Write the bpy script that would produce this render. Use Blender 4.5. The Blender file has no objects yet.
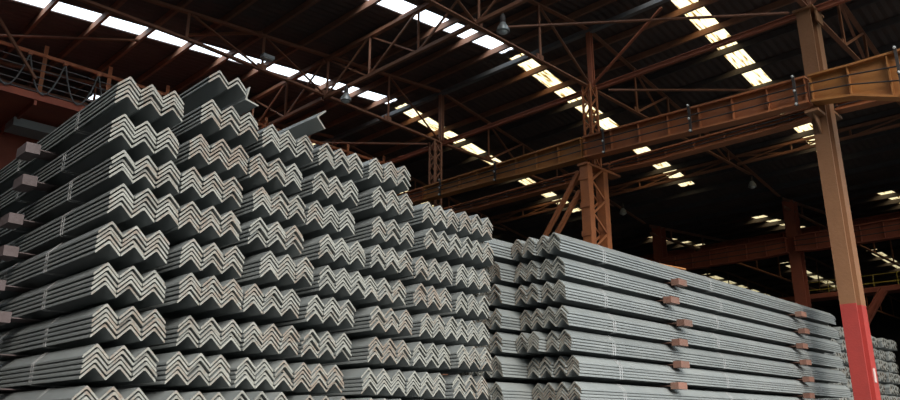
import bpy, math, random
from mathutils import Vector, Matrix
random.seed(11)
sc = bpy.context.scene
col = sc.collection
S = 1.6          # metres per layout unit
G = 0.46         # camera height above the floor, layout units

def V(x, y, z):  # layout units -> metres, floor at 0
    return Vector((x*S, y*S, (z+G)*S))

# ------------------------------------------------------------------ camera
F_PX, H_PX = 750.0, 228.0
g = math.hypot(F_PX, H_PX)
pitch = math.atan2(H_PX, F_PX); yaw = math.atan2(798, g)
Fw = Vector((math.sin(yaw)*math.cos(pitch), math.cos(yaw)*math.cos(pitch), math.sin(pitch)))
Rt = Vector((math.cos(yaw), -math.sin(yaw), 0)); Up = Rt.cross(Fw)
cd = bpy.data.cameras.new('camera'); cam = bpy.data.objects.new('camera', cd); col.objects.link(cam)
cd.sensor_width = 36; cd.lens = 36*F_PX/900; cd.clip_end = 400; cd.clip_start = .05
M = Matrix((Rt, Up, -Fw)).transposed().to_4x4(); M.translation = V(0, 0, 0); cam.matrix_world = M
sc.camera = cam

def ray(px, py):
    return (Fw*F_PX + Rt*(px-450) + Up*(200-py)).normalized()
def on(px, py, axis, v):          # where the line of sight meets a plane (layout units, camera at origin)
    d = ray(px, py); return d*(v/d[axis])

# ------------------------------------------------------------------ materials
def mat(name, base, rough=.6, metal=0., var=None, vscale=3., amount=.5, bump=0., detail=6., rnd=0., stretch=None, emit=None):
    DK = .66 if name.startswith(('steel_sawn', 'mill_')) else .74
    base = tuple(c*DK for c in base); var = tuple(c*DK for c in var) if var else None
    m = bpy.data.materials.new(name); m.use_nodes = True; nt = m.node_tree; n = nt.nodes; l = nt.links
    b = n['Principled BSDF']; b.inputs['Roughness'].default_value = rough; b.inputs['Metallic'].default_value = metal
    b.inputs['Base Color'].default_value = (*base, 1)
    geo = n.new('ShaderNodeNewGeometry'); vec = geo.outputs['Position']
    if stretch:
        mp = n.new('ShaderNodeMapping'); mp.inputs['Scale'].default_value = stretch
        l.new(vec, mp.inputs['Vector']); vec = mp.outputs['Vector']
    last = None
    if var:
        no = n.new('ShaderNodeTexNoise'); no.inputs['Scale'].default_value = vscale; no.inputs['Detail'].default_value = detail
        no.inputs['Roughness'].default_value = .65
        l.new(vec, no.inputs['Vector'])
        cr = n.new('ShaderNodeValToRGB'); cr.color_ramp.elements[0].position = .5-amount*.35; cr.color_ramp.elements[1].position = .5+amount*.35
        cr.color_ramp.elements[0].color = (*base, 1); cr.color_ramp.elements[1].color = (*var, 1)
        l.new(no.outputs['Fac'], cr.inputs['Fac']); last = cr.outputs['Color']
    if rnd and last:
        oi = n.new('ShaderNodeObjectInfo'); mr = n.new('ShaderNodeMapRange')
        mr.inputs['To Min'].default_value = 1-rnd; mr.inputs['To Max'].default_value = 1+rnd
        l.new(oi.outputs['Random'], mr.inputs['Value'])
        mx = n.new('ShaderNodeVectorMath'); mx.operation = 'SCALE'
        l.new(last, mx.inputs[0]); l.new(mr.outputs['Result'], mx.inputs['Scale']); last = mx.outputs['Vector']
    if last: l.new(last, b.inputs['Base Color'])
    if bump:
        nb = n.new('ShaderNodeTexNoise'); nb.inputs['Scale'].default_value = vscale*6; nb.inputs['Detail'].default_value = 4
        l.new(vec, nb.inputs['Vector'])
        bp = n.new('ShaderNodeBump'); bp.inputs['Strength'].default_value = bump; bp.inputs['Distance'].default_value = .02
        l.new(nb.outputs['Fac'], bp.inputs['Height']); l.new(bp.outputs['Normal'], b.inputs['Normal'])
    if emit:
        b.inputs['Emission Color'].default_value = (*emit[:3], 1); b.inputs['Emission Strength'].default_value = emit[3]
    return m

def mat_steel_end():
    # sawn ends: pale cream scale with patches of rust that differ from bundle to bundle
    m = mat('steel_sawn_end', (.31, .295, .25), .55, .0, (.42, .405, .355), 9., .8, .25, rnd=.16)
    nt = m.node_tree; n = nt.nodes; l = nt.links; b = n['Principled BSDF']
    src = b.inputs['Base Color'].links[0].from_socket
    geo = n.new('ShaderNodeNewGeometry')
    a = n.new('ShaderNodeTexNoise'); a.inputs['Scale'].default_value = 1.1; a.inputs['Detail'].default_value = 2
    c = n.new('ShaderNodeTexNoise'); c.inputs['Scale'].default_value = 16; c.inputs['Detail'].default_value = 5
    l.new(geo.outputs['Position'], a.inputs['Vector']); l.new(geo.outputs['Position'], c.inputs['Vector'])
    mu = n.new('ShaderNodeMath'); mu.operation = 'MULTIPLY'; l.new(a.outputs['Fac'], mu.inputs[0]); l.new(c.outputs['Fac'], mu.inputs[1])
    cr = n.new('ShaderNodeValToRGB'); cr.color_ramp.elements[0].position = .22; cr.color_ramp.elements[1].position = .36
    cr.color_ramp.elements[0].color = (0, 0, 0, 1); cr.color_ramp.elements[1].color = (.6, .6, .6, 1)
    l.new(mu.outputs[0], cr.inputs['Fac'])
    mx = n.new('ShaderNodeMix'); mx.data_type = 'RGBA'; l.new(cr.outputs['Color'], mx.inputs['Factor'])
    l.new(src, mx.inputs[6]); mx.inputs[7].default_value = (.20, .12, .075, 1)
    l.new(mx.outputs[2], b.inputs['Base Color'])
    return m

STEEL = mat('mill_scale_steel', (.28, .30, .30), .40, .12, (.385, .395, .38), 2.2, .9, .04, rnd=.14)
END = mat_steel_end()
STRAP = mat('steel_strap', (.55, .53, .52), .45, .3)
PACK = mat('painted_packing_steel', (.20, .15, .15), .6, .1, (.13, .09, .085), 5., .8, .2, rnd=.15)
PACKR = mat('red_brown_packing_steel', (.26, .10, .065), .65, .0, (.19, .12, .09), 5., .8, .2, rnd=.25)
RUST = mat('rusty_orange_beam', (.60, .19, .055), .62, .0, (.34, .115, .05), 2.3, .9, .3)
RUSTY = mat('ochre_beam', (.62, .25, .055), .6, .0, (.38, .14, .045), 2.0, .9, .3)
RUSTD = mat('dark_rust_truss', (.42, .18, .095), .7, .0, (.25, .11, .065), 3., .8, .2)
RUSTR = mat('red_oxide_truss', (.50, .15, .07), .7, .0, (.34, .11, .06), 3., .8, .2)
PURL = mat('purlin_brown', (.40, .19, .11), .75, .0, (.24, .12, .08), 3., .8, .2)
PURD = mat('purlin_shaded', (.10, .085, .08), .75, .0, (.06, .05, .05), 3., .8, .2)  # darker copy of the purlin brown; the right roof's shade is in the colour
GREYB = mat('weathered_grey_beam', (.24, .25, .26), .6, .1, (.16, .15, .14), 3., .8)
ROOF = mat('old_roof_sheet', (.14, .10, .085), .85, .0, (.085, .063, .057), 1.2, .8, .1)
FARR = mat('far_red_steel', (.46, .11, .045), .7, .0, (.30, .075, .04), 2., .8)
CRANER = mat('crane_red_oxide', (.72, .17, .085), .65, .0, (.46, .12, .075), 1.4, .8, .1)
RAILO = mat('crane_orange_rail', (.95, .32, .12), .5, .0, (.40, .12, .06), 4., .7)
POSTB = mat('post_brown_paint', (.255, .112, .048), .6, .0, (.30, .135, .058), 3., .9, .2)
POSTR = mat('post_red_paint', (.48, .05, .038), .5, .0, (.36, .04, .033), 4., .9, .2)
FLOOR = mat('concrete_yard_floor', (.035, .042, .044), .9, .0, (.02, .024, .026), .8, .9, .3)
WALL = mat('dark_wall_sheet', (.035, .035, .04), .9, .0, (.02, .02, .022), .7, .8)
DARK = mat('dark_conduit', (.06, .045, .04), .6)
WHITE = mat('porcelain_white', (.75, .75, .72), .3)
LAMPM = mat('lamp_aluminium', (.45, .47, .46), .35, .4)
PALE = mat('pale_grey_paint', (.50, .49, .46), .5)
YEL = mat('yellow_paint', (.5, .34, .03), .6)
STICK = mat('paper_notice', (.62, .45, .42), .7)

def mat_sky(name, tint, dirt, lo, hi):
    m = bpy.data.materials.new(name); m.use_nodes = True; nt = m.node_tree; n = nt.nodes; l = nt.links
    for x in list(n): n.remove(x)
    out = n.new('ShaderNodeOutputMaterial'); tr = n.new('ShaderNodeBsdfTransparent')
    geo = n.new('ShaderNodeNewGeometry'); mp = n.new('ShaderNodeMapping'); mp.inputs['Scale'].default_value = (.9, 7, .9)
    no = n.new('ShaderNodeTexNoise'); no.inputs['Scale'].default_value = 1.6; no.inputs['Detail'].default_value = 6
    cr = n.new('ShaderNodeValToRGB'); cr.color_ramp.elements[0].position = lo; cr.color_ramp.elements[1].position = hi
    cr.color_ramp.elements[0].color = (*dirt, 1); cr.color_ramp.elements[1].color = (*tint, 1)
    l.new(geo.outputs['Position'], mp.inputs['Vector']); l.new(mp.outputs['Vector'], no.inputs['Vector'])
    l.new(no.outputs['Fac'], cr.inputs['Fac']); l.new(cr.outputs['Color'], tr.inputs['Color']); l.new(tr.outputs[0], out.inputs[0])
    return m
SKYW = mat_sky('clear_roof_panel', (.95, .97, 1.), (.75, .8, .85), .25, .4)
SKYY = mat_sky('yellowed_roof_panel', (.80, .70, .52), (.30, .20, .08), .34, .46)

# ------------------------------------------------------------------ mesh helper (coordinates in layout units, absolute)
class MB:
    def __init__(s): s.v = []; s.f = []; s.m = []
    def add(s, vs, fs, m=0):
        o = len(s.v); s.v += [tuple(v) for v in vs]; s.f += [tuple(i+o for i in f) for f in fs]; s.m += [m]*len(fs); return s
    def box(s, x0, x1, y0, y1, z0, z1, m=0):
        vs = [(x, y, z) for x in (x0, x1) for y in (y0, y1) for z in (z0, z1)]
        return s.add(vs, [(0,1,3,2),(4,6,7,5),(0,4,5,1),(2,3,7,6),(0,2,6,4),(1,5,7,3)], m)
    def sweep(s, a, b, prof, up=(0,0,1), m=0, caps=True):   # prof: list of (side, up) points, anticlockwise
        a = Vector(a); b = Vector(b); d = (b-a).normalized(); u = Vector(up)
        if abs(d.dot(u)) > .98: u = Vector((0,1,0)) if abs(d.y) < .9 else Vector((1,0,0))
        r = d.cross(u).normalized(); u = r.cross(d).normalized(); n = len(prof)
        vs = [p + r*q[0] + u*q[1] for p in (a, b) for q in prof]
        fs = [(i, (i+1) % n, n+(i+1) % n, n+i) for i in range(n)]
        if caps: fs += [tuple(range(n-1, -1, -1)), tuple(range(n, 2*n))]
        return s.add(vs, fs, m)
    def bar(s, a, b, w, h=None, up=(0,0,1), m=0):
        h = h or w; return s.sweep(a, b, [(-w/2,-h/2),(w/2,-h/2),(w/2,h/2),(-w/2,h/2)], up, m)
    def angle(s, a, b, w, t=None, up=(0,0,1), flip=1, m=0):  # rolled L section
        t = t or w*.16; f = flip
        pr = [(-w/2*f,-w/2),(w/2*f,-w/2),(w/2*f,-w/2+t),((-w/2+t)*f,-w/2+t),((-w/2+t)*f,w/2),(-w/2*f,w/2)]
        return s.sweep(a, b, pr, up, m)
    def chan(s, a, b, w, h, t, up=(0,0,1), f=1, m=0):        # C section, web on the -side
        pr = [(-w/2*f,-h/2),(w/2*f,-h/2),(w/2*f,-h/2+t),((-w/2+t)*f,-h/2+t),((-w/2+t)*f,h/2-t),(w/2*f,h/2-t),(w/2*f,h/2),(-w/2*f,h/2)]
        return s.sweep(a, b, pr, up, m)
    def ibeam(s, a, b, w, h, t, up=(0,0,1), m=0):            # H section, flanges at +-h/2 along up
        pr = [(-w/2,-h/2),(w/2,-h/2),(w/2,-h/2+t),(t/2,-h/2+t),(t/2,h/2-t),(w/2,h/2-t),(w/2,h/2),(-w/2,h/2),(-w/2,h/2-t),(-t/2,h/2-t),(-t/2,-h/2+t),(-w/2,-h/2+t)]
        return s.sweep(a, b, pr, up, m)
    def tube(s, pts, r, seg=8, m=0):
        pts = [Vector(p) for p in pts]
        for a, b in zip(pts[:-1], pts[1:]):
            s.sweep(a, b, [(r*math.cos(2*math.pi*i/seg), r*math.sin(2*math.pi*i/seg)) for i in range(seg)], m=m)
        return s
    def lathe(s, c, prof, seg=16, m=0):                      # prof: (radius, z) from bottom to top
        n = len(prof); vs = [(c[0]+r*math.cos(2*math.pi*i/seg), c[1]+r*math.sin(2*math.pi*i/seg), c[2]+z) for r, z in prof for i in range(seg)]
        fs = [(j*seg+i, j*seg+(i+1) % seg, (j+1)*seg+(i+1) % seg, (j+1)*seg+i) for j in range(n-1) for i in range(seg)]
        fs += [tuple(range(seg-1, -1, -1)), tuple((n-1)*seg+i for i in range(seg))]
        return s.add(vs, fs, m)
    def mesh(s, name, mats, org=(0,0,0)):
        me = bpy.data.meshes.new(name)
        o = Vector(org)
        me.from_pydata([((Vector(v)-o)*S) for v in s.v], [], s.f)
        for mm in (mats if isinstance(mats, (list, tuple)) else [mats]): me.materials.append(mm)
        me.polygons.foreach_set('material_index', s.m); me.update(); return me
    def build(s, name, mats, parent=None, org=(0,0,0)):
        o = bpy.data.objects.new(name, s.mesh(name, mats, org)); col.objects.link(o)
        if parent: o.parent = parent
        else: o.location = V(*org)
        return o

def tag(o, label, cat, group=None):
    o['label'] = label; o['category'] = cat
    if group: o['group'] = group
    return o
def thing(name, org, label, cat, group=None, rz=0):
    o = bpy.data.objects.new(name, None); col.objects.link(o); o.location = V(*org); o.rotation_euler.z = rz
    o.empty_display_size = .2
    return tag(o, label, cat, group)
def structure(o): o['kind'] = 'structure'; return o
ORD = ['top','second','third','fourth','fifth','sixth','seventh','eighth','ninth','tenth','eleventh','twelfth']
NTH = ['first','second','third','fourth','fifth','sixth','seventh','eighth','ninth','tenth','eleventh','twelfth','thirteenth','fourteenth','fifteenth','sixteenth']

# ------------------------------------------------------------------ setting
RIDGE, VAL, RIDGE2, XEND = 10.8, 19.5, 33.0, 46.0
def zr(x):
    if x < RIDGE: return 7.40-.09*(RIDGE-x)
    if x < VAL: return 7.40-.165*(x-RIDGE)
    if x < RIDGE2: return 5.96+.085*(x-VAL)
    return 7.11-.03*(x-RIDGE2)
XL, Y0R, Y1R = -3.2, -.95, 31.0
structure(MB().box(-40, 60, -40, Y1R+1, -G-.2, -G).build('floor', FLOOR))
structure(MB().box(XL-.1, XL, Y0R, Y1R, -G, zr(XL)+.1).build('wall_left', WALL))  # unseen; carried to the front edge to keep side sky off undersides
structure(MB().box(XL, XEND, Y1R, Y1R+.1, -G, 7.9).build('wall_back_blocker', WALL))  # added to block the bright sky behind the hall
structure(MB().box(XEND, XEND+.1, Y0R, Y1R, -G, 7.0).build('wall_right_blocker', WALL))  # added to block the bright sky past the far bay
structure(MB().box(15.5, XEND, Y0R-.1, Y0R, -G, 5.9).build('wall_front_blocker', WALL))  # unseen; added to keep front daylight out of the far bay
strips = [1.65, 5.28, 8.84, 12.45, 16.15, 19.8, 23.4, 27.0]
HW = .2
slopes = [(XL, RIDGE), (RIDGE, VAL), (VAL, RIDGE2), (RIDGE2, XEND)]
def corr_slab(x0, x1, y0, y1, mb, step=.075, amp=.016, th=.02):
    n = max(2, int((y1-y0)/step)); e = 1e-4
    zz = [(0 if i % 2 else amp) for i in range(n+1)]
    vs = []
    for i in range(n+1):
        y = y0+(y1-y0)*i/n
        for x in (x0+e, x1-e):
            vs += [(x, y, zr(x)+zz[i]), (x, y, zr(x)+zz[i]+th)]
    fs = []
    for i in range(n):
        a = i*4; b = a+4
        fs += [(a, b, b+2, a+2), (a+1, a+3, b+3, b+1), (a, a+1, b+1, b), (a+2, b+2, b+3, a+3)]
    fs += [(0, 2, 3, 1), (n*4, n*4+1, n*4+3, n*4+2)]
    mb.add(vs, fs)
wn = 1
for si, (x0, x1) in enumerate(slopes):
    mb = MB(); y = Y0R
    for ys in strips:
        corr_slab(x0, x1, y, ys-HW, mb); y = ys+HW
    corr_slab(x0, x1, y, Y1R, mb)
    structure(mb.build('ceiling' if si == 0 else 'ceiling', ROOF))
    for ys in strips:
        # translucent sheets; where the roof sheet covers the ends the strip stops short
        a, b = {0: (XL, 10.72), 1: (10.95, 18.1), 2: (22.4, 28.6), 3: (34, 42)}[si]
        if si >= 2 and ys > 20: continue
        if si == 0 and 15 < ys < 17: a = 5.2
        s = MB(); corr_slab(a, b, ys-HW, ys+HW, s, .0925, .016, .008)
        structure(s.build('window_%d' % wn, SKYW if si == 0 else SKYY)); wn += 1
        for (p, q) in ((x0, a), (b, x1)):
            if q-p > .05:
                s = MB(); corr_slab(p, q, ys-HW, ys+HW, s, .0925); structure(s.build('ceiling', ROOF))
    
# ------------------------------------------------------------------ roof steel
TY = [-.8, 3.1, 6.95, 10.88, 14.8, 18.7, 22.6, 26.5]
# purlins, one thing each
lx = [3.15+.8*k for k in range(10)]; lx = [2.35, 1.55, .75]+lx
for k, x in enumerate(sorted(lx, reverse=True)):
    o = MB().chan((x, Y0R, zr(x)-.075), (x, Y1R, zr(x)-.075), .05, .12, .012).build('roof_purlin', PURL, org=(x, Y0R, zr(x)-.15))
    tag(o, 'long brown steel purlin under the roof, %s one left of the ridge' % NTH[k], 'purlin', 'purlins under the left roof slope')
rx = [11.5+.76*k for k in range(11)]
for k, x in enumerate(rx):
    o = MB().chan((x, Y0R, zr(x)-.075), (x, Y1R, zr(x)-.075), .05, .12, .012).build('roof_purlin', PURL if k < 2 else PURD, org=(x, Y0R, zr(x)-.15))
    tag(o, 'long steel purlin under the roof, %s one right of the ridge' % NTH[k], 'purlin', 'purlins under the right roof slope')
for k in range(12):
    x = 20.6+1.05*k
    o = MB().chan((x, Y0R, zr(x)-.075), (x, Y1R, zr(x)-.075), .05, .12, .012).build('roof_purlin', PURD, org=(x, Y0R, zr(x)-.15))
    tag(o, 'dark purlin of the far right roof bay, %s one beyond the valley' % NTH[k], 'purlin', 'purlins of the far roof bay')
for k in range(8):
    x = 34+1.4*k
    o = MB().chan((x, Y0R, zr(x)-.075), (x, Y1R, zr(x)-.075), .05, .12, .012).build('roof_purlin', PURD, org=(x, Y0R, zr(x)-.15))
    tag(o, 'dark purlin in the farthest roof slope, %s one past the far ridge' % NTH[k], 'purlin', 'purlins of the farthest roof slope')
o = MB().box(RIDGE-.05, RIDGE+.05, Y0R, Y1R, 7.10, 7.19).build('ridge_beam', GREYB, org=(RIDGE, Y0R, 7.10))
tag(o, 'weathered grey ridge beam running along the top of the near roof', 'beam')

ZB = 5.98
def main_truss(y, k, where):
    x0, x1 = XL+.1, VAL-.2
    t = thing('roof_truss', (x0, y, ZB), 'rusty lattice roof truss spanning the bay, %s' % where, 'truss', 'main roof trusses')
    org = (x0, y, ZB)
    top = lambda x: zr(x)-.2
    m = RUSTD
    xm = lambda s: None
    # chords stop where they meet
    zl = ZB+.19 if k >= 3 else ZB
    zb = lambda x: ZB+(zl-ZB)*max(0, min(1, (RIDGE-x)/(RIDGE-4.85)))
    MB().angle((-1.2 if k < 3 else 0, y, zl), (4.85, y, zl), .075, .018).angle((4.85, y, zl), (RIDGE, y, ZB), .075, .018).angle((RIDGE, y, ZB), (17.6, y, ZB), .075, .018).build('bottom_chord', m, t, org)
    c = MB(); c.angle((x0, y, top(x0)), (RIDGE, y, top(RIDGE)), .08, .018); c.angle((RIDGE, y, top(RIDGE)), (x1, y, top(x1)), .08, .018)
    c.build('top_chord', m, t, org)
    for x in (4.85, 6.28, 7.7, 9.25, 12.35, 13.65, 15.0, 16.4):
        MB().angle((x, y, zb(x)), (x, y, top(x)), .05, .012).build('vertical', m, t, org)
    MB().ibeam((RIDGE, y, ZB), (RIDGE, y, top(RIDGE)), .09, .09, .02, up=(1,0,0)).build('king_post', RUSTR if k == 2 else m, t, org)
    for a, b in ((4.85, 6.28), (6.28, 7.7), (9.25, RIDGE)):
        MB().angle((a, y, top(a)), (b, y, zb(b)), .045, .012).build('diagonal', m, t, org)
    for a, b in ((12.35, 13.65), (15.0, 16.4)):
        MB().angle((a, y, top(a)), (b, y, zb(b)), .045, .012).build('diagonal', m, t, org)
    MB().angle((13.65, y, top(13.65)), (12.35, y, ZB), .045, .012).build('diagonal', m, t, org)
    for x in (6.28, 7.7, 9.25, RIDGE, 12.35, 13.65):
        MB().box(x-.09, x+.09, y-.012, y+.012, zb(x)-.03, zb(x)+.09).build('gusset_plate', m, t, org)
wh = ['over the open front of the hall', 'meeting the tall brown post on the right', 'meeting the lattice column in the middle',
      'meeting the lattice column left of centre', 'first one behind the left of centre column', 'second one behind the left of centre column',
      'third one behind the left of centre column', 'last one before the back wall']
for k, y in enumerate(TY): main_truss(y, k, wh[k])

def far_truss(y, k):
    x0, x1 = VAL+.1, XEND-.3; org = (x0, y, 5.0)
    t = thing('roof_truss', org, 'dark roof truss of the far bay, %s from the front' % NTH[k], 'truss', 'roof trusses of the far bay')
    MB().angle((x0, y, 5.55), (x1, y, 5.55), .09, .02).build('bottom_chord', RUSTD, t, org)
    c = MB(); c.angle((x0, y, zr(x0)-.2), (RIDGE2, y, zr(RIDGE2)-.2), .09, .02); c.angle((RIDGE2, y, zr(RIDGE2)-.2), (x1, y, zr(x1)-.2), .09, .02); c.build('top_chord', RUSTD, t, org)
    for i in range(12):
        x = x0+1.2+2.1*i
        MB().angle((x, y, 5.55), (x, y, zr(x)-.2), .05, .012).build('vertical', RUSTD, t, org)
for k, y in enumerate(TY[1:6]): far_truss(y, k)

def long_truss(x, ya, yb, zt, npan, label, m=RUSTD, alt=0):
    org = (x, ya, ZB); t = thing('longitudinal_truss', org, label, 'truss', 'trusses running along the hall')
    MB().angle((x, ya, ZB+.02), (x, yb, ZB+.02), .06, .014).build('bottom_chord', m, t, org)
    MB().angle((x, ya, zt), (x, yb, zt), .06, .014).build('top_chord', m, t, org)
    for i in range(npan+1):
        y = ya+(yb-ya)*i/npan
        if 0 < i < npan: MB().angle((x, y, ZB+.02), (x, y, zt), .045, .011).build('vertical', m, t, org)
        if i < npan:
            y2 = ya+(yb-ya)*(i+1)/npan
            MB().bar((x, y2, ZB+.02), (x, y, zt), .03, .03).build('diagonal', m, t, org)
            if i != alt: MB().bar((x+.03, y, ZB+.02), (x+.03, y2, zt), .03, .03).build('diagonal', m, t, org)
for x, zt, lab in ((7.65, 6.8, 'left of the ridge'), (16.8, 6.2, 'right of the tall brown post')):
    for k in range(1, 6):
        a, b = TY[k]+.04, TY[k+1]-.04
        long_truss(x, a, b, zt, 3, 'rusty lattice brace truss %s, %s panel from the front' % (lab, NTH[k-1]))
# tie beam at the column tops, and its sloping brace
o = MB().ibeam((RIDGE+.02, Y0R, ZB-.03), (RIDGE+.02, Y1R-.1, ZB-.03), .07, .085, .014).build('tie_beam', RUSTR, org=(RIDGE, Y0R, ZB))
tag(o, 'red rusty tie beam joining all the column tops below the ridge', 'beam')
for k, (ya, yb) in enumerate([(6.95, 5.45), (3.1, 1.6)]):
    o = MB().angle((RIDGE-.0, ya-.02, ZB+.08), (RIDGE-.0, yb, 7.02), .06, .014).build('ridge_brace', RUSTR if k == 0 else RUSTD, org=(RIDGE, ya, ZB))
    tag(o, 'sloping rusty brace rising to the ridge from the %s' % ['middle lattice column top', 'brown post top'][k], 'brace', 'braces up to the ridge')
# horizontal cross ties in the plane of the bottom chords
ties = [((7.7, 6.95), (RIDGE, 3.1), 'crossing above the floodlight towards the brown post top'),
        ((RIDGE, 6.95), (14.6, 3.1), 'from the middle column top towards the far right'),
        ((7.5, 14.0), (RIDGE, 10.88), 'ending at the column top left of centre'),
        ((-.1, 14.8), (4.4, 10.88), 'over the crane walkway at the far left'),
        ]
q_ = on(186, 35, 2, 6.74)
o = MB().angle((6.2, 10.8, 6.78), (q_.x, q_.y, 6.74), .045, .012).build('tie_rod', RUSTD, org=(6.2, 10.8, 6.78))
tag(o, 'short rusty tie rod at roof level above the second column of the left stack', 'tie rod', 'thin tie rods under the roof')
for a, b, w in ties:
    dd = (Vector(b)-Vector(a)).normalized()*.3; a = Vector(a)+dd; b = Vector(b)-dd
    o = MB().angle((a[0], a[1], ZB-.04), (b[0], b[1], ZB-.04), .045, .012).build('tie_rod', RUSTD, org=(a[0], a[1], ZB))
    tag(o, 'thin rusty horizontal tie rod, %s' % w, 'tie rod', 'thin tie rods under the roof')

# ------------------------------------------------------------------ columns
def box_lattice(mb_parent, org, cx, cy, hw, hd, z0, z1, m, pitch_=.22):
    for sx in (-1, 1):
        for sy in (-1, 1):
            MB().angle((cx+sx*hw, cy+sy*hd, z0), (cx+sx*hw, cy+sy*hd, z1), .05, .012, up=(0,1,0)).build('post', m, mb_parent, org)
    n = max(2, int((z1-z0)/pitch_))
    for face in range(4):
        b = MB()
        for i in range(n):
            za = z0+(z1-z0)*i/n; zb = z0+(z1-z0)*(i+1)/n; s = 1 if i % 2 else -1
            if face < 2:
                y = cy+(hd if face else -hd); b.bar((cx-s*hw, y, za), (cx+s*hw, y, zb), .018, .03)
            else:
                x = cx+(hw if face == 2 else -hw); b.bar((x, cy-s*hd, za), (x, cy+s*hd, zb), .018, .03)
        b.build('lacing', m, mb_parent, org)
def lattice_column(y, where, m, upper_hw=.12):
    org = (10.87, y, -G)
    t = thing('lattice_column', org, 'rusty lattice steel column %s' % where, 'column', 'lattice columns under the crane beams')
    # two built-up legs under the twin crane beams, laced together
    for x, nm in ((10.45, 'leg'), (10.93, 'leg')):
        c = MB(); c.chan((x, y-.065, -G), (x, y-.065, 4.36), .13, .045, .012, up=(0,1,0)); c.chan((x, y+.065, -G), (x, y+.065, 4.36), .13, .045, .012, up=(0,1,0))
        c.box(x-.075, x-.06, y-.085, y+.085, -G, 4.36)
        c.build(nm, m, t, org)
    b = MB(); n = 16
    for i in range(n):
        za = -G+.1+(4.3+G)*i/n; zb = -G+.1+(4.3+G)*(i+1)/n; s = 1 if i % 2 else -1
        for yy in (y-.075, y+.075): b.bar((10.69-s*.2, yy, za), (10.69+s*.2, yy, zb), .02, .035)
    b.build('lacing', m, t, org)
    b = MB()
    for i in range(9):
        z = .1+.5*i; b.box(10.36, 10.375, y-.1, y+.1, z, z+.09)
    b.build('batten_plate', m, t, org)
    MB().box(10.34, 11.4, y-.1, y+.1, 4.36, 4.40).build('cap_plate', m, t, org)
    box_lattice(t, org, 10.68, y+.0, .1, .08, 4.40, ZB-.03, m)
    MB().box(10.2, 11.55, y-.25, y+.25, -G, -G+.04).build('base_plate', m, t, org)
lattice_column(6.95, 'standing in the middle behind the right stack', RUST)
lattice_column(10.95, 'rising behind the left stack, left of centre', RUSTD)
lattice_column(14.8, 'hidden far behind the left stack', RUSTD)
for i, (ya, za, yb, zb) in enumerate(((7.06, 4.4, 7.95, 3.3), (7.06, 3.95, 7.75, 3.1))):
    pass
t = thing('knee_brace', (10.45, 7.06, 2.0), 'pair of sloping rusty struts leaning left from the middle lattice column', 'brace')
for ya, za, yb, zb in ((7.09, 4.30, 8.6, 2.35), (7.09, 3.95, 8.35, 2.35)):
    MB().angle((10.45, ya, za), (10.45, yb, zb), .07, .016).build('strut', RUST, t, (10.45, 7.06, 2.0))
MB().bar((10.45, 8.475, 2.33), (10.45, 7.09, 2.33), .05).build('strut', RUST, t, (10.45, 7.06, 2.0))

# tall post on the right
org = (10.76, 3.15, -G)
t = thing('tall_post', org, 'tall H section post, brown above and red below, at the right', 'post')
zc = 1.56
b = MB()
def hsec(z0, z1, m):
    mb = MB()
    mb.box(10.65, 10.672, 3.05, 3.25, z0, z1); mb.box(10.672, 10.86, 3.125, 3.175, z0, z1); mb.box(10.86, 11.06, 3.05, 3.25, z0, z1)
    return mb
hsec(zc, 5.93, 0).build('upper_shaft', POSTB, t, org)['label'] = 'brown painted upper shaft'
hsec(-G, zc, 0).build('lower_shaft', POSTR, t, org)['label'] = 'bright red painted lower shaft'
MB().box(10.5, 11.0, 2.9, 3.4, -G, -G+.03).build('base_plate', POSTR, t, org)
MB().box(10.60, 11.08, 2.99, 3.28, 5.90, 5.935).build('cap_plate', POSTB, t, org)
MB().box(10.72, 10.98, 2.99, 3.01, 5.72, 5.93).build('gusset_plate', POSTB, t, org)
cb = MB(); cb.box(10.36, 10.65, 3.06, 3.24, 4.20, 4.24); cb.add([(10.65,3.14,4.2),(10.65,3.16,4.2),(10.40,3.14,4.2),(10.40,3.16,4.2),(10.65,3.14,3.95),(10.65,3.16,3.95)],[(0,2,3,1),(2,4,5,3),(0,4,2),(1,3,5),(0,1,5,4)]); cb.build('crane_beam_bracket', POSTB, t, org)
cb = MB(); cb.box(11.06, 11.42, 3.06, 3.24, 4.38, 4.42); cb.build('crane_beam_bracket', POSTB, t, org)
p = on(873, 375, 0, 10.84)
o = MB().box(10.90, 10.98, 3.042, 3.049, p.z-.09, p.z+.09).build('paper_notice', STICK, org=(10.84, 3.044, p.z-.09))
tag(o, 'small pale paper notice stuck on the red part of the post', 'notice')

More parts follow.
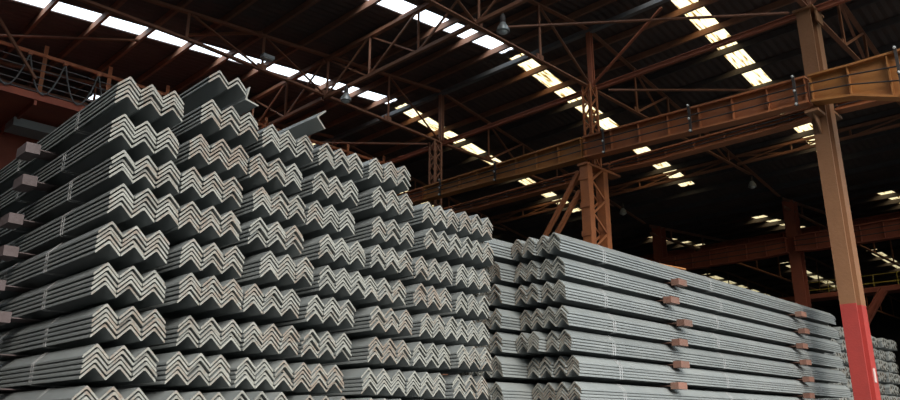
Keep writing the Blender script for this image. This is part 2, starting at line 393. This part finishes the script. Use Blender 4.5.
# ------------------------------------------------------------------ crane runway beams
def crane_beam(xc, w, ys, zt, zbs, label, m, group, ins=()):
    y0, y1 = ys[0], ys[-1]; org = (xc, y0, zbs[0])
    t = thing('crane_runway_beam', org, label, 'crane beam', group)
    n = len(ys)
    def strip(z_hi, z_lo, x0, x1):
        vs = []
        for i in range(n):
            for x in (x0, x1): vs += [(x, ys[i], z_lo[i]), (x, ys[i], z_hi[i])]
        fs = [(0,2,3,1), ((n-1)*4, (n-1)*4+1, (n-1)*4+3, (n-1)*4+2)]
        for i in range(n-1):
            a = i*4; b_ = a+4
            fs += [(a,a+1,b_+1,b_),(a+2,b_+2,b_+3,a+3),(a+1,a+3,b_+3,b_+1),(a,b_,b_+2,a+2)]
        return MB().add(vs, fs)
    strip(zt, [z-.03 for z in zt], xc-w/2, xc+w/2).build('top_flange', m, t, org)
    strip([z+.03 for z in zbs], zbs, xc-w/2, xc+w/2).build('bottom_flange', m, t, org)
    strip([z-.03 for z in zt], [z+.03 for z in zbs], xc-.012, xc+.012).build('web', m, t, org)
    def at(y):
        for i in range(n-1):
            if ys[i] <= y <= ys[i+1]:
                f = (y-ys[i])/(ys[i+1]-ys[i]); return zt[i]+(zt[i+1]-zt[i])*f, zbs[i]+(zbs[i+1]-zbs[i])*f
    k = int((y1-y0)/.48)
    for i in range(k+1):
        y = y0+.02+(y1-y0-.04)*i/k; a, b_ = at(y)
        MB().box(xc-w/2+.02, xc-.012, y-.008, y+.008, b_+.03, a-.03).build('stiffener', m, t, org)
    for fr in (.36, .66):
        pts = []
        for y in ys:
            a, b_ = at(y); pts.append((xc-w/2+.01, y, b_+(a-b_)*fr))
        MB().tube(pts, .011, 6).build('conduit', DARK, t, org)
    for y in ins:
        a, b_ = at(y)
        br = MB().box(xc-w/2-.02, xc-w/2+.01, y-.018, y+.018, b_-.02, a+.03).build('insulator_bracket', DARK, t, org)
        for zz in (a+.02, (a+b_)/2, b_):
            MB().lathe((xc-w/2-.038, y, zz), [(.006,-.02),(.018,-.01),(.02,.004),(.012,.016),(.003,.02)], 10).build('insulator', WHITE, br, org)
    return t
R1 = 10.45
crane_beam(R1, .2, [11.0, 14.7], [4.88, 4.90], [4.60, 4.62], 'rusty crane runway beam, farthest span behind the left stack', RUST, 'near crane runway beams')
crane_beam(R1, .2, [6.97, 8.0, 9.2, 10.97], [4.885, 4.885, 4.88, 4.88], [4.49, 4.51, 4.56, 4.59], 'rusty orange crane runway beam between the two lattice columns', RUSTY, 'near crane runway beams', (8.95, 10.45))
crane_beam(R1, .2, [3.17, 4.2, 5.3, 6.93], [4.755, 4.785, 4.83, 4.885], [4.35, 4.38, 4.43, 4.49], 'red rusty crane runway beam from middle column to the tall post', RUST, 'near crane runway beams', (3.32, 4.92, 6.5))
crane_beam(R1, .2, [-.78, .2, 1.4, 2.05, 2.6, 3.13], [4.72, 4.72, 4.72, 4.725, 4.73, 4.755], [4.35, 4.1, 4.0, 4.06, 4.26, 4.34], 'ochre crane runway beam leaving the picture right of the tall post', RUSTY, 'near crane runway beams', (2.02,))
for a, b_, w in ((-.78, 3.08, 'right of the tall post'), (3.18, 6.93, 'from tall post to middle column'), (6.97, 10.93, 'between the lattice columns'), (10.97, 14.78, 'farthest span on the left')):
    crane_beam(11.3, .2, [a, a+.7, b_-.7, b_], [4.63]*4, [4.46, 4.43, 4.43, 4.46], 'darker parallel crane beam behind the near one, %s' % w, RUST, 'second row of crane beams')

# far bay: red columns, twin runway beams and walkway
for k, y in enumerate((3.1, 7.0, 10.9, 14.8)):
    org = (20.1, y, -G)
    t = thing('far_column', org, 'dark red steel column of the far bay, %s from the right' % NTH[k], 'column', 'dark red far columns')
    MB().ibeam((20.1, y, -G), (20.1, y, 5.8), .28, .32, .03, up=(1,0,0)).build('shaft', FARR, t, org)
    MB().box(19.8, 20.4, y-.25, y+.25, -G, -G+.04).build('base_plate', FARR, t, org)
for k, (a, b_) in enumerate(((-.7, 3.0), (3.2, 6.9), (7.1, 10.8), (11.0, 14.7))):
    crane_beam(19.8, .22, [a, a+.5, b_-.5, b_], [4.78]*4, [4.36, 4.32, 4.32, 4.36], 'dark red far crane beam, %s span from the right' % NTH[k], FARR, 'far crane beams')
    crane_beam(22.6, .24, [a, a+.5, b_-.5, b_], [5.62]*4, [5.12]*4, 'dark red high beam behind the far crane beam, %s span' % NTH[k], FARR, 'high far beams')
org = (20.6, 3.0, 3.25)
t = thing('far_walkway', org, 'far red service walkway with yellow railing behind the tall post', 'walkway')
MB().box(20.35, 20.9, 2.2, 14, 3.2, 3.32).build('deck', FARR, t, org)
r = MB()
r.bar((20.37, 4.3, 3.42), (20.37, 7.0, 3.42), .022); r.bar((20.37, 4.3, 3.62), (20.37, 7.0, 3.62), .014)
for i in range(6): r.bar((20.37, 4.3+.53*i, 3.32), (20.37, 4.3+.53*i, 3.62), .018)
r.build('railing', YEL, t, org)
t = thing('far_brace', (20.1, 3.1, 1), 'dark red diagonal struts beyond the right edge of the tall post', 'brace')
for ya, za, yb, zb in ((5.1, 3.2, 6.2, 1.6), (8.2, 1.0, 7.1, 3.1)):
    MB().ibeam((20.1, ya, za), (20.1, yb, zb), .16, .16, .02).build('strut', FARR, t, (20.1, 3.1, 1))
t = thing('far_hoist', (23.6, 8.5, 5.3), 'dark machinery of a crane hoist under the far roof', 'hoist')
MB().box(23.0, 24.2, 8.0, 9.4, 5.3, 5.36).build('frame', DARK, t, (23.6, 8.5, 5.3))
MB().tube([(23.2, 8.1, 5.55), (23.2, 9.2, 5.55)], .17, 14).build('drum', FARR, t, (23.6, 8.5, 5.3))
MB().box(23.7, 24.0, 8.2, 8.8, 5.36, 5.6).build('motor', GREYB, t, (23.6, 8.5, 5.3))

# ------------------------------------------------------------------ crane bridge at the far left
org = (XL+.2, 12.0, 4.4); yb = 12.0
t = thing('crane_bridge', org, 'red overhead crane bridge with railed walkway, behind the left stack', 'crane')
MB().box(-2.8, 10.3, yb, yb+1.7, 4.86, 4.90).build('walkway_deck', CRANER, t, org)
MB().box(-2.8, 10.3, yb-.02, yb, 4.84, 4.95).build('toe_board', CRANER, t, org)
MB().box(-2.8, 10.3, yb+1.7, yb+2.2, 4.05, 4.95).build('girder', CRANER, t, org)
for i in range(13):
    x = -2.6+.95*i
    MB().box(x-.02, x+.02, yb, yb+1.7, 4.76, 4.86).build('deck_rib', CRANER, t, org)
rl = MB()
rl.bar((-2.8, yb, 5.60), (10.3, yb, 5.60), .035, .05); rl.build('top_rail', RAILO, t, org)
for z in (5.46, 5.34, 5.22, 5.10, 4.98):
    MB().bar((-2.8, yb, z), (10.3, yb, z), .014).build('railing_wire', GREYB, t, org)
for x in [3.13-1.03*k for k in range(1, 6)]+[3.13+1.0*k for k in range(0, 8)]:
    MB().angle((x, yb+.03, 4.86), (x, yb+.03, 5.78), .06, .014, up=(0,1,0)).build('railing_post', RAILO if x > 3.5 else RUST, t, org)
fc = []
for k in range(20):
    xa = -2.3+.52*k; pts = [(xa+.52*i/8, yb-.05, 5.55-.62*(1-(2*i/8-1)**2)) for i in range(9)]
    MB().tube(pts, .013, 6).build('festoon_cable', GREYB, t, org)
    MB().box(xa-.03, xa+.03, yb-.08, yb-.02, 5.52, 5.58).build('cable_trolley', RAILO, t, org)
q = on(35, 128, 1, 12.9)
MB().box(q.x-.35, q.x+.75, 12.8, 13.25, q.z-.07, q.z+.07).build('cable_duct', PALE, t, org)
for dx in (-.2, .6): MB().bar((q.x+dx, 13.0, q.z+.05), (q.x+dx, 13.0, 4.88), .03).build('hanger', CRANER, t, org)
c = MB().angle((2.2, 11.8, 6.1), (3.0, 11.8, 5.1), .05, .014)
o = c.build('hanging_brace', RUSTD, org=(2.2, 11.8, 5.05)); tag(o, 'sloping pale rusty strut above the crane railing at the far left', 'brace')

# ------------------------------------------------------------------ lamps
def lamp(p, where):
    x, y, z = p
    t = thing('high_bay_lamp', p, 'round metal floodlight hanging from the roof steel, %s' % where, 'lamp', 'high bay lamps')
    MB().lathe(p, [(.095, -.08), (.1, -.07), (.085, -.01), (.05, .05), (.04, .07)], 20).build('reflector', LAMPM, t, p)
    MB().lathe(p, [(.02, -.12), (.045, -.11), (.065, -.09), (.068, -.081)], 16).build('bulb', WHITE, t, p)
    MB().lathe(p, [(.035, .07), (.04, .08), (.04, .15), (.03, .2)], 14).build('ballast_housing', DARK, t, p)
    MB().bar((x, y, z+.2), (x, y, ZB-.025), .02).build('hanger', DARK, t, p)
for px, py, z, w in ((503, 27, 5.72, 'at the top centre of the picture'), (346, 97, 5.72, 'over the middle of the left stack'),
                     (752, 184, 5.72, 'small and dark, left of the tall post'), (623, 211, 5.72, 'small and dark, right of the middle column')):
    lamp(tuple(on(px, py, 2, z)), w)
p = on(267, 57, 1, 10.75); p.z -= .0
t = thing('tube_lamp', tuple(p), 'small grey box lamp fixed to the truss above the left stack', 'lamp')
MB().box(p.x-.1, p.x+.12, p.y-.06, p.y+.06, p.z-.03, p.z+.03).bar((p.x, p.y, p.z+.03), (p.x, p.y+.13, p.z+.12), .02).build('housing', LAMPM, t, tuple(p))
MB().box(p.x-.08, p.x+.1, p.y-.04, p.y+.04, p.z-.045, p.z-.03).build('diffuser', WHITE, t, tuple(p))

# ------------------------------------------------------------------ steel angles
PW, A, TH, LAY = .131, .0654, .0107, .0262       # pile width, leg projection, leg thickness, layer pitch
LEN = 6.9
TV = TH*math.sqrt(2)
def hb(n): return A+(n-1)*LAY+TV
def prof():
    t = TH; s2 = math.sqrt(2); e = t/s2
    u = t*s2; c = .0025
    return [(-A, -A-.0105), (-A+c, -A+c-u), (-.005, -u-.005), (.005, -u-.005), (A-c, -A+c-u), (A, -A-.0105), (A, -A), (.006, -.006), (0, -.002), (-.006, -.006), (-A, -A)]
def bar_mb(L, x=0, y=0, z=0, mb=None):
    mb = mb or MB(); pr = prof(); n = len(pr)
    vs = [(x+q[0], yy, z+q[1]) for yy in (y, y+L) for q in pr]
    fs = [(i, n+i, n+(i+1) % n, (i+1) % n) for i in range(n)]
    mb.add(vs, fs, 0)
    # ends: two legs as convex pieces
    for o_, rev in ((0, 0), (n, 1)):
        f1 = [0, 1, 2, 8, 9, 10]; f2 = [8, 2, 3, 4, 5, 6, 7]
        for f_ in (f1, f2):
            f_ = [i+o_ for i in f_]
            mb.add([vs[i] for i in f_], [tuple(range(len(f_))) if not rev else tuple(reversed(range(len(f_))))], 1)
    return mb
BAR = bar_mb(LEN).mesh('angle_bar', [STEEL, END])
def strap_mesh(piles, layers):
    hw = piles*PW/2; h = (layers-1)*LAY; r = .0045; tb = .03
    P = [(-hw+PW/2, .002), (hw-PW/2, .002), (hw-.0015, -A), (hw-.0015, -A-h-.012), (hw-PW*.12, -A-h-.016), (-hw+PW*.12, -A-h-.016), (-hw+.0015, -A-h-.012), (-hw+.0015, -A)]
    mb = MB(); n = len(P); o = .0012
    cx, cz = 0, -A-h/2+.03
    out = []
    for (x, z) in P:
        d = math.hypot(x-cx, z-cz); out.append((x+(x-cx)/d*o*1.6, z+(z-cz)/d*o*1.6))
    for dy in (0, .035):
        vs = [(q[0], yy, q[1]) for yy in (dy, dy+.012) for q in P+out]
        for i in range(n):
            j = (i+1) % n
            mb.add([vs[n+i], vs[n+j], vs[3*n+j], vs[3*n+i], vs[i], vs[j], vs[2*n+j], vs[2*n+i]],
                   [(0,1,2,3), (7,6,5,4), (0,4,5,1), (3,2,6,7)])
    return mb.mesh('strap', STRAP)
_st = {}
def strap_of(p, l):
    if (p, l) not in _st: _st[(p, l)] = strap_mesh(p, l)
    return _st[(p, l)]
def bundle(x, y, z, rz, piles, layers, label, group, straps=(.63, 3.3, 5.9), jit=.014):
    """x, y: front centre of the bundle; z: top of the peaks."""
    t = bpy.data.objects.new('angle_bundle', None); col.objects.link(t); t.empty_display_size = .2
    h = hb(layers)
    t.location = V(x, y, z-h); t.rotation_euler.z = rz; tag(t, label, 'steel bundle', group)
    for k in range(layers):
        sh = random.uniform(-.002, .002)
        for i in range(piles):
            o = bpy.data.objects.new('angle_bar', BAR); col.objects.link(o); o.parent = t
            o.location = (((i-(piles-1)/2)*PW+sh)*S, random.uniform(-jit, jit)*S, (h-k*LAY)*S)
    for sy in straps:
        o = bpy.data.objects.new('strap', strap_of(piles, layers)); col.objects.link(o); o.parent = t
        o.location = (0, (sy+random.uniform(-.12, .12))*S, h*S); o.rotation_euler.z = random.uniform(-.05, .05)
    return t
_sm = {}
def simple_bundle(x, y, z, rz, piles, layers, label, group, L=LEN):
    key = (piles, layers, L)
    if key not in _sm:
        mb = MB()
        for k in range(layers):
            for i in range(piles): bar_mb(L, (i-(piles-1)/2)*PW+random.uniform(-.002, .002), random.uniform(-.012, .012), hb(layers)-k*LAY, mb)
        _sm[key] = mb.mesh('angle_bundle', [STEEL, END])
    o = bpy.data.objects.new('angle_bundle', _sm[key]); col.objects.link(o)
    o.location = V(x, y, z-hb(layers)); o.rotation_euler.z = rz
    return tag(o, label, 'steel bundle', group)

C = {1: [(131,76),(125,114),(125,149),(124,183),(112,221),(108,262),(108,303),(98,343),(88,385)],
 2: [(213,98),(202,133),(194,166),(192,201),(194,238),(192,272),(192,315),(179,351),(177,390)],
 3: [(272.4,123.7),(260.4,153),(263.4,186),(260,217),(271,250),(255.5,283),(254,321),(247,357),(241,390)],
 4: [(327,143.4),(321.6,171),(316.5,201),(327.7,234),(327.7,265),(316,294.5),(311.6,330.6),(303,365)],
 5: [(377,157),(380,185.5),(380,215.5),(378.5,244),(371.5,276),(378,306),(376,337),(370,368.5)],
 6: [(429,201.6),(433.6,228),(422,257),(421,283.5),(427,313),(422,343),(413.5,372)],
 7: [(466,210.7),(464.7,236),(462,264.6),(461.5,293),(461,319.5),(461,344),(459,374)]}
HB = hb(5)
def lev(k, x): return 1.908-k*(.2125+.0008*(x-1.5))
COLN = ['leftmost', 'second', 'third', 'fourth', 'fifth', 'sixth', 'rightmost']
NOM = [1.50, 1.955, 2.39, 2.83, 3.335, 3.79, 4.21]
for k in range(11):
    row = []
    for c, l in C.items():
        k0 = 1 if c > 5 else 0; i = k-k0
        if i < 0: continue
        if i < len(l):
            q = l[i]; P = on(*q, 1, 4.0); z = lev(k, P.x); y2 = on(*q, 2, z).y if z > .3 else 4.0
            y = 4.0+max(-.07, min(.09, (y2-4)*.5)); P = on(*q, 1, y)
            z = lev(k, P.x)+max(-.009, min(.009, P.z-lev(k, P.x)))
            row.append([c, i, P.x, y, z, True])
        else: row.append([c, i, NOM[c-1]+random.uniform(-.004, .004), 4.0+random.uniform(-.03, .03), lev(k, NOM[c-1]) if k < 10 else -.425+hb(5), False])
    for it in range(30):
        for a, b_ in zip(row[:-1], row[1:]):
            d_ = .40-(b_[2]-a[2])
            if d_ > 0: a[2] -= d_/2; b_[2] += d_/2
    for c, i, x, y, z, vis in row:
        lab = 'strapped steel angle bundle, %s row down in the %s column of the left stack' % (ORD[i] if i else 'first', COLN[c-1])
        if vis: bundle(x+PW, y, z, 0, 3, 5, lab, 'strapped bundles of the left stack', straps=(.63, 1.62, 5.5))
        else: simple_bundle(x+PW, y, z, 0, 3, 5, lab, 'strapped bundles of the left stack')
# loose angles lying on top of the left stack
b = bundle(2.075, 3.985, 2.125, 0, 2, 2, 'small loose pile of angles on top of the second left column', None, straps=())
def loose(p0, tilt, L, label, rz=0.):
    t = bpy.data.objects.new('loose_angle_bar', bar_mb(L).mesh('loose_angle_bar', [STEEL, END])); col.objects.link(t)
    t.location = V(*p0); t.rotation_euler = (0, tilt, rz); return tag(t, label, 'steel angle', 'loose angles on the left stack')
q_ = on(241, 98, 1, 4.0); loose((q_.x+.03, 4.0, q_.z), math.radians(-124), 5.2, 'single upturned steel angle beside the loose pile on the second column')
q_ = on(316.5, 118.5, 1, 3.86); loose((q_.x, 3.86, q_.z+.014), math.radians(-90), 5.2, 'single steel angle lying alone on top of the third column', .02)
# packing beams between the rows: a flat bearer with a deeper welded end block that sticks out of the stack
def packer(a, b_, h, w, label, group, m, lump=.09, ll=.16):
    a = Vector(a); b_ = Vector(b_); d = (b_-a).normalized(); org = ((a.x+b_.x)/2, (a.y+b_.y)/2, a.z-h/2)
    o = MB().bar(a, b_, w, h); 
    if lump:
        w += .008
        o.sweep(a-d*.001, a+d*ll, [(-w/2, -lump/2), (w/2, -lump/2), (w/2, lump/2), (-w/2, lump/2)])
    return tag(o.build('packing_beam', m, org=org), label, 'packing beam', group)
for k in range(11):
    for y, w_ in ((5.25+random.uniform(-.12, .12), 'near'), (9.6, 'rear')):
        x1 = 4.72 if k else 3.76
        xa = 1.305+random.uniform(-.02, .02)
        n_ = 5
        ba, bb = lev(k, 1.5)-hb(n_)-.010, lev(k, 4.6)-hb(n_)-.010
        if k < 10: ta, tb = lev(k+1, 1.5)+.010, lev(k+1, 4.6)+.010
        else: ta = ba-.02; tb = bb-.003
        h = min(ba-ta, bb-tb)-.001 if k < 10 else .02
        if k == 10: packer((xa, y, -G+.0175), (x1, y, -G+.0175), .033, .18, 'grey brown packing beam on the floor under the left stack, %s end' % w_, 'packing beams of the left stack', PACK, 0)
        else: packer((xa, y, (ba+ta)/2), (x1, y, (bb+tb)/2), max(h, .004), .18, 'grey brown packing beam under %s row of the left stack, %s end' % (NTH[k], w_), 'packing beams of the left stack', PACK, .066, .085)

# right stack: bars run along X, ends face left
RR = [(554,232),(557.7,256),(559,278.4),(561,304.6),(564,329),(572,354),(574,381)]
rz = -math.pi/2
for k in range(10):
    z0_ = 1.662-.2125*k; z = z0_
    if k < len(RR):
        P = on(*RR[k], 1, 3.862); x = P.x; z += max(-.008, min(.008, P.z-z))
    else: x = 5.42
    fn = bundle if k < 7 else simple_bundle
    nm = ORD[k] if k else 'first'
    fn(x, 3.862+PW/2, z, rz, 2, 5, 'strapped steel angle bundle, %s row down in the near column of the right stack' % nm, 'bundles of the right stack', **({'straps': (.65, 2.9, 5.6)} if k < 7 else {}))
    fn(x-.01+random.uniform(-.03, .02)-(.05 if k in (2, 4) else 0), 3.862+PW*2.5+.006, z, rz, 2, 5, 'strapped steel angle bundle, %s row down in the second column of the right stack' % nm, 'bundles of the right stack')
    xr = on(494, 256 if k == 0 else 300, 1, 3.862+PW*4.2).x-(.25 if k == 0 else 0)
    fn(xr+random.uniform(-.03, .03), 3.862+PW*5.1, z, rz, 3, 5, 'strapped steel angle bundle, %s row down in the rear column of the right stack' % nm, 'bundles of the right stack')
    simple_bundle(x-.1, 3.862+PW*8.35, z, rz, 3, 5, 'steel bundle, %s row down in the hidden back column of right stack' % nm, 'bundles of the right stack')
    bt = z0_-HB-.009; tp = (1.662-.2125*(k+1)+.009) if k < 9 else -G+.001
    for xx, w_ in ((7.12+random.uniform(-.12, .15), 'left'), (10.55+random.uniform(-.1, .1), 'right')):
        packer((xx, 3.70+random.uniform(-.03, .02), (bt+tp)/2), (xx, 5.3, (bt+tp)/2), max(bt-tp-.001, .004), .17, 'red brown packing beam under %s row of the right stack, %s end' % (NTH[k], w_), 'packing beams of the right stack', PACKR, .066 if k < 9 else 0, .085)
# loose channel piece on top of the right stack
p_ = on(668, 264, 1, 4.1); 
oo = MB().chan((p_.x-.5, 4.15, 1.715), (p_.x+.25, 4.05, 1.715), .08, .08, .012).build('loose_channel', RUSTY, org=(p_.x, 4.1, 1.66))
tag(oo, 'short rusty channel offcut lying on top of the right stack', 'steel offcut')

# rear stack beyond the tall post: ends face the viewer
for c in range(8):
    for k in range(10):
        x = 13.05+.45*c+random.uniform(-.01, .01); z = 1.60-.2085*k
        simple_bundle(x, 4.15+random.uniform(-.05, .05), z, 0, 3, 5, 'small grey bundle, %s row of the %s column in the stack beyond the post' % (ORD[k], NTH[c]), 'bundles of the stack beyond the post', L=4.2)
for k in range(10):
    zb = 1.60-.2085*k-hb(5)
    for y in (4.9, 7.4):
        h = .2085-hb(5)-.001 if k < 9 else zb+G-.002
        packer((12.8, y, zb-h/2), (16.5, y, zb-h/2), h-.001, .15, 'packing beam under %s row of the stack beyond the post, %s end' % (NTH[k], 'near' if y < 6 else 'rear'), 'packing beams beyond the post', PACK, 0)

# ------------------------------------------------------------------ light
w = bpy.data.worlds.new('world'); sc.world = w; w.use_nodes = True
bg = w.node_tree.nodes['Background']; bg.inputs['Strength'].default_value = 2.2
wn_ = w.node_tree.nodes; wl = w.node_tree.links
tc = wn_.new('ShaderNodeTexCoord'); sx = wn_.new('ShaderNodeSeparateXYZ'); wr = wn_.new('ShaderNodeValToRGB')
wl.new(tc.outputs['Generated'], sx.inputs[0]); wl.new(sx.outputs['Z'], wr.inputs['Fac']); wl.new(wr.outputs['Color'], bg.inputs['Color'])
# low band darkened to keep light off undersides; above it an overcast sky
e_ = wr.color_ramp.elements; e_[0].position = .10; e_[0].color = (.05, .07, .08, 1); e_[1].position = .38; e_[1].color = (.86, .95, 1., 1)
sd = bpy.data.lights.new('sun', 'SUN'); sd.energy = 2.6; sd.angle = math.radians(40); sd.color = (1., .95, .86)
so = bpy.data.objects.new('sun', sd); col.objects.link(so)
d = Vector((.5, 1.0, -.68)).normalized(); so.rotation_euler = d.to_track_quat('-Z', 'Y').to_euler(); so.location = (0, -20, 12)

sc.view_settings.view_transform = 'Standard'; sc.view_settings.look = 'None'; sc.view_settings.exposure = .85; sc.view_settings.gamma = 1
sc.view_settings.use_curve_mapping = False
sc.cycles.use_denoising = True; sc.cycles.max_bounces = 8; sc.cycles.transparent_max_bounces = 12
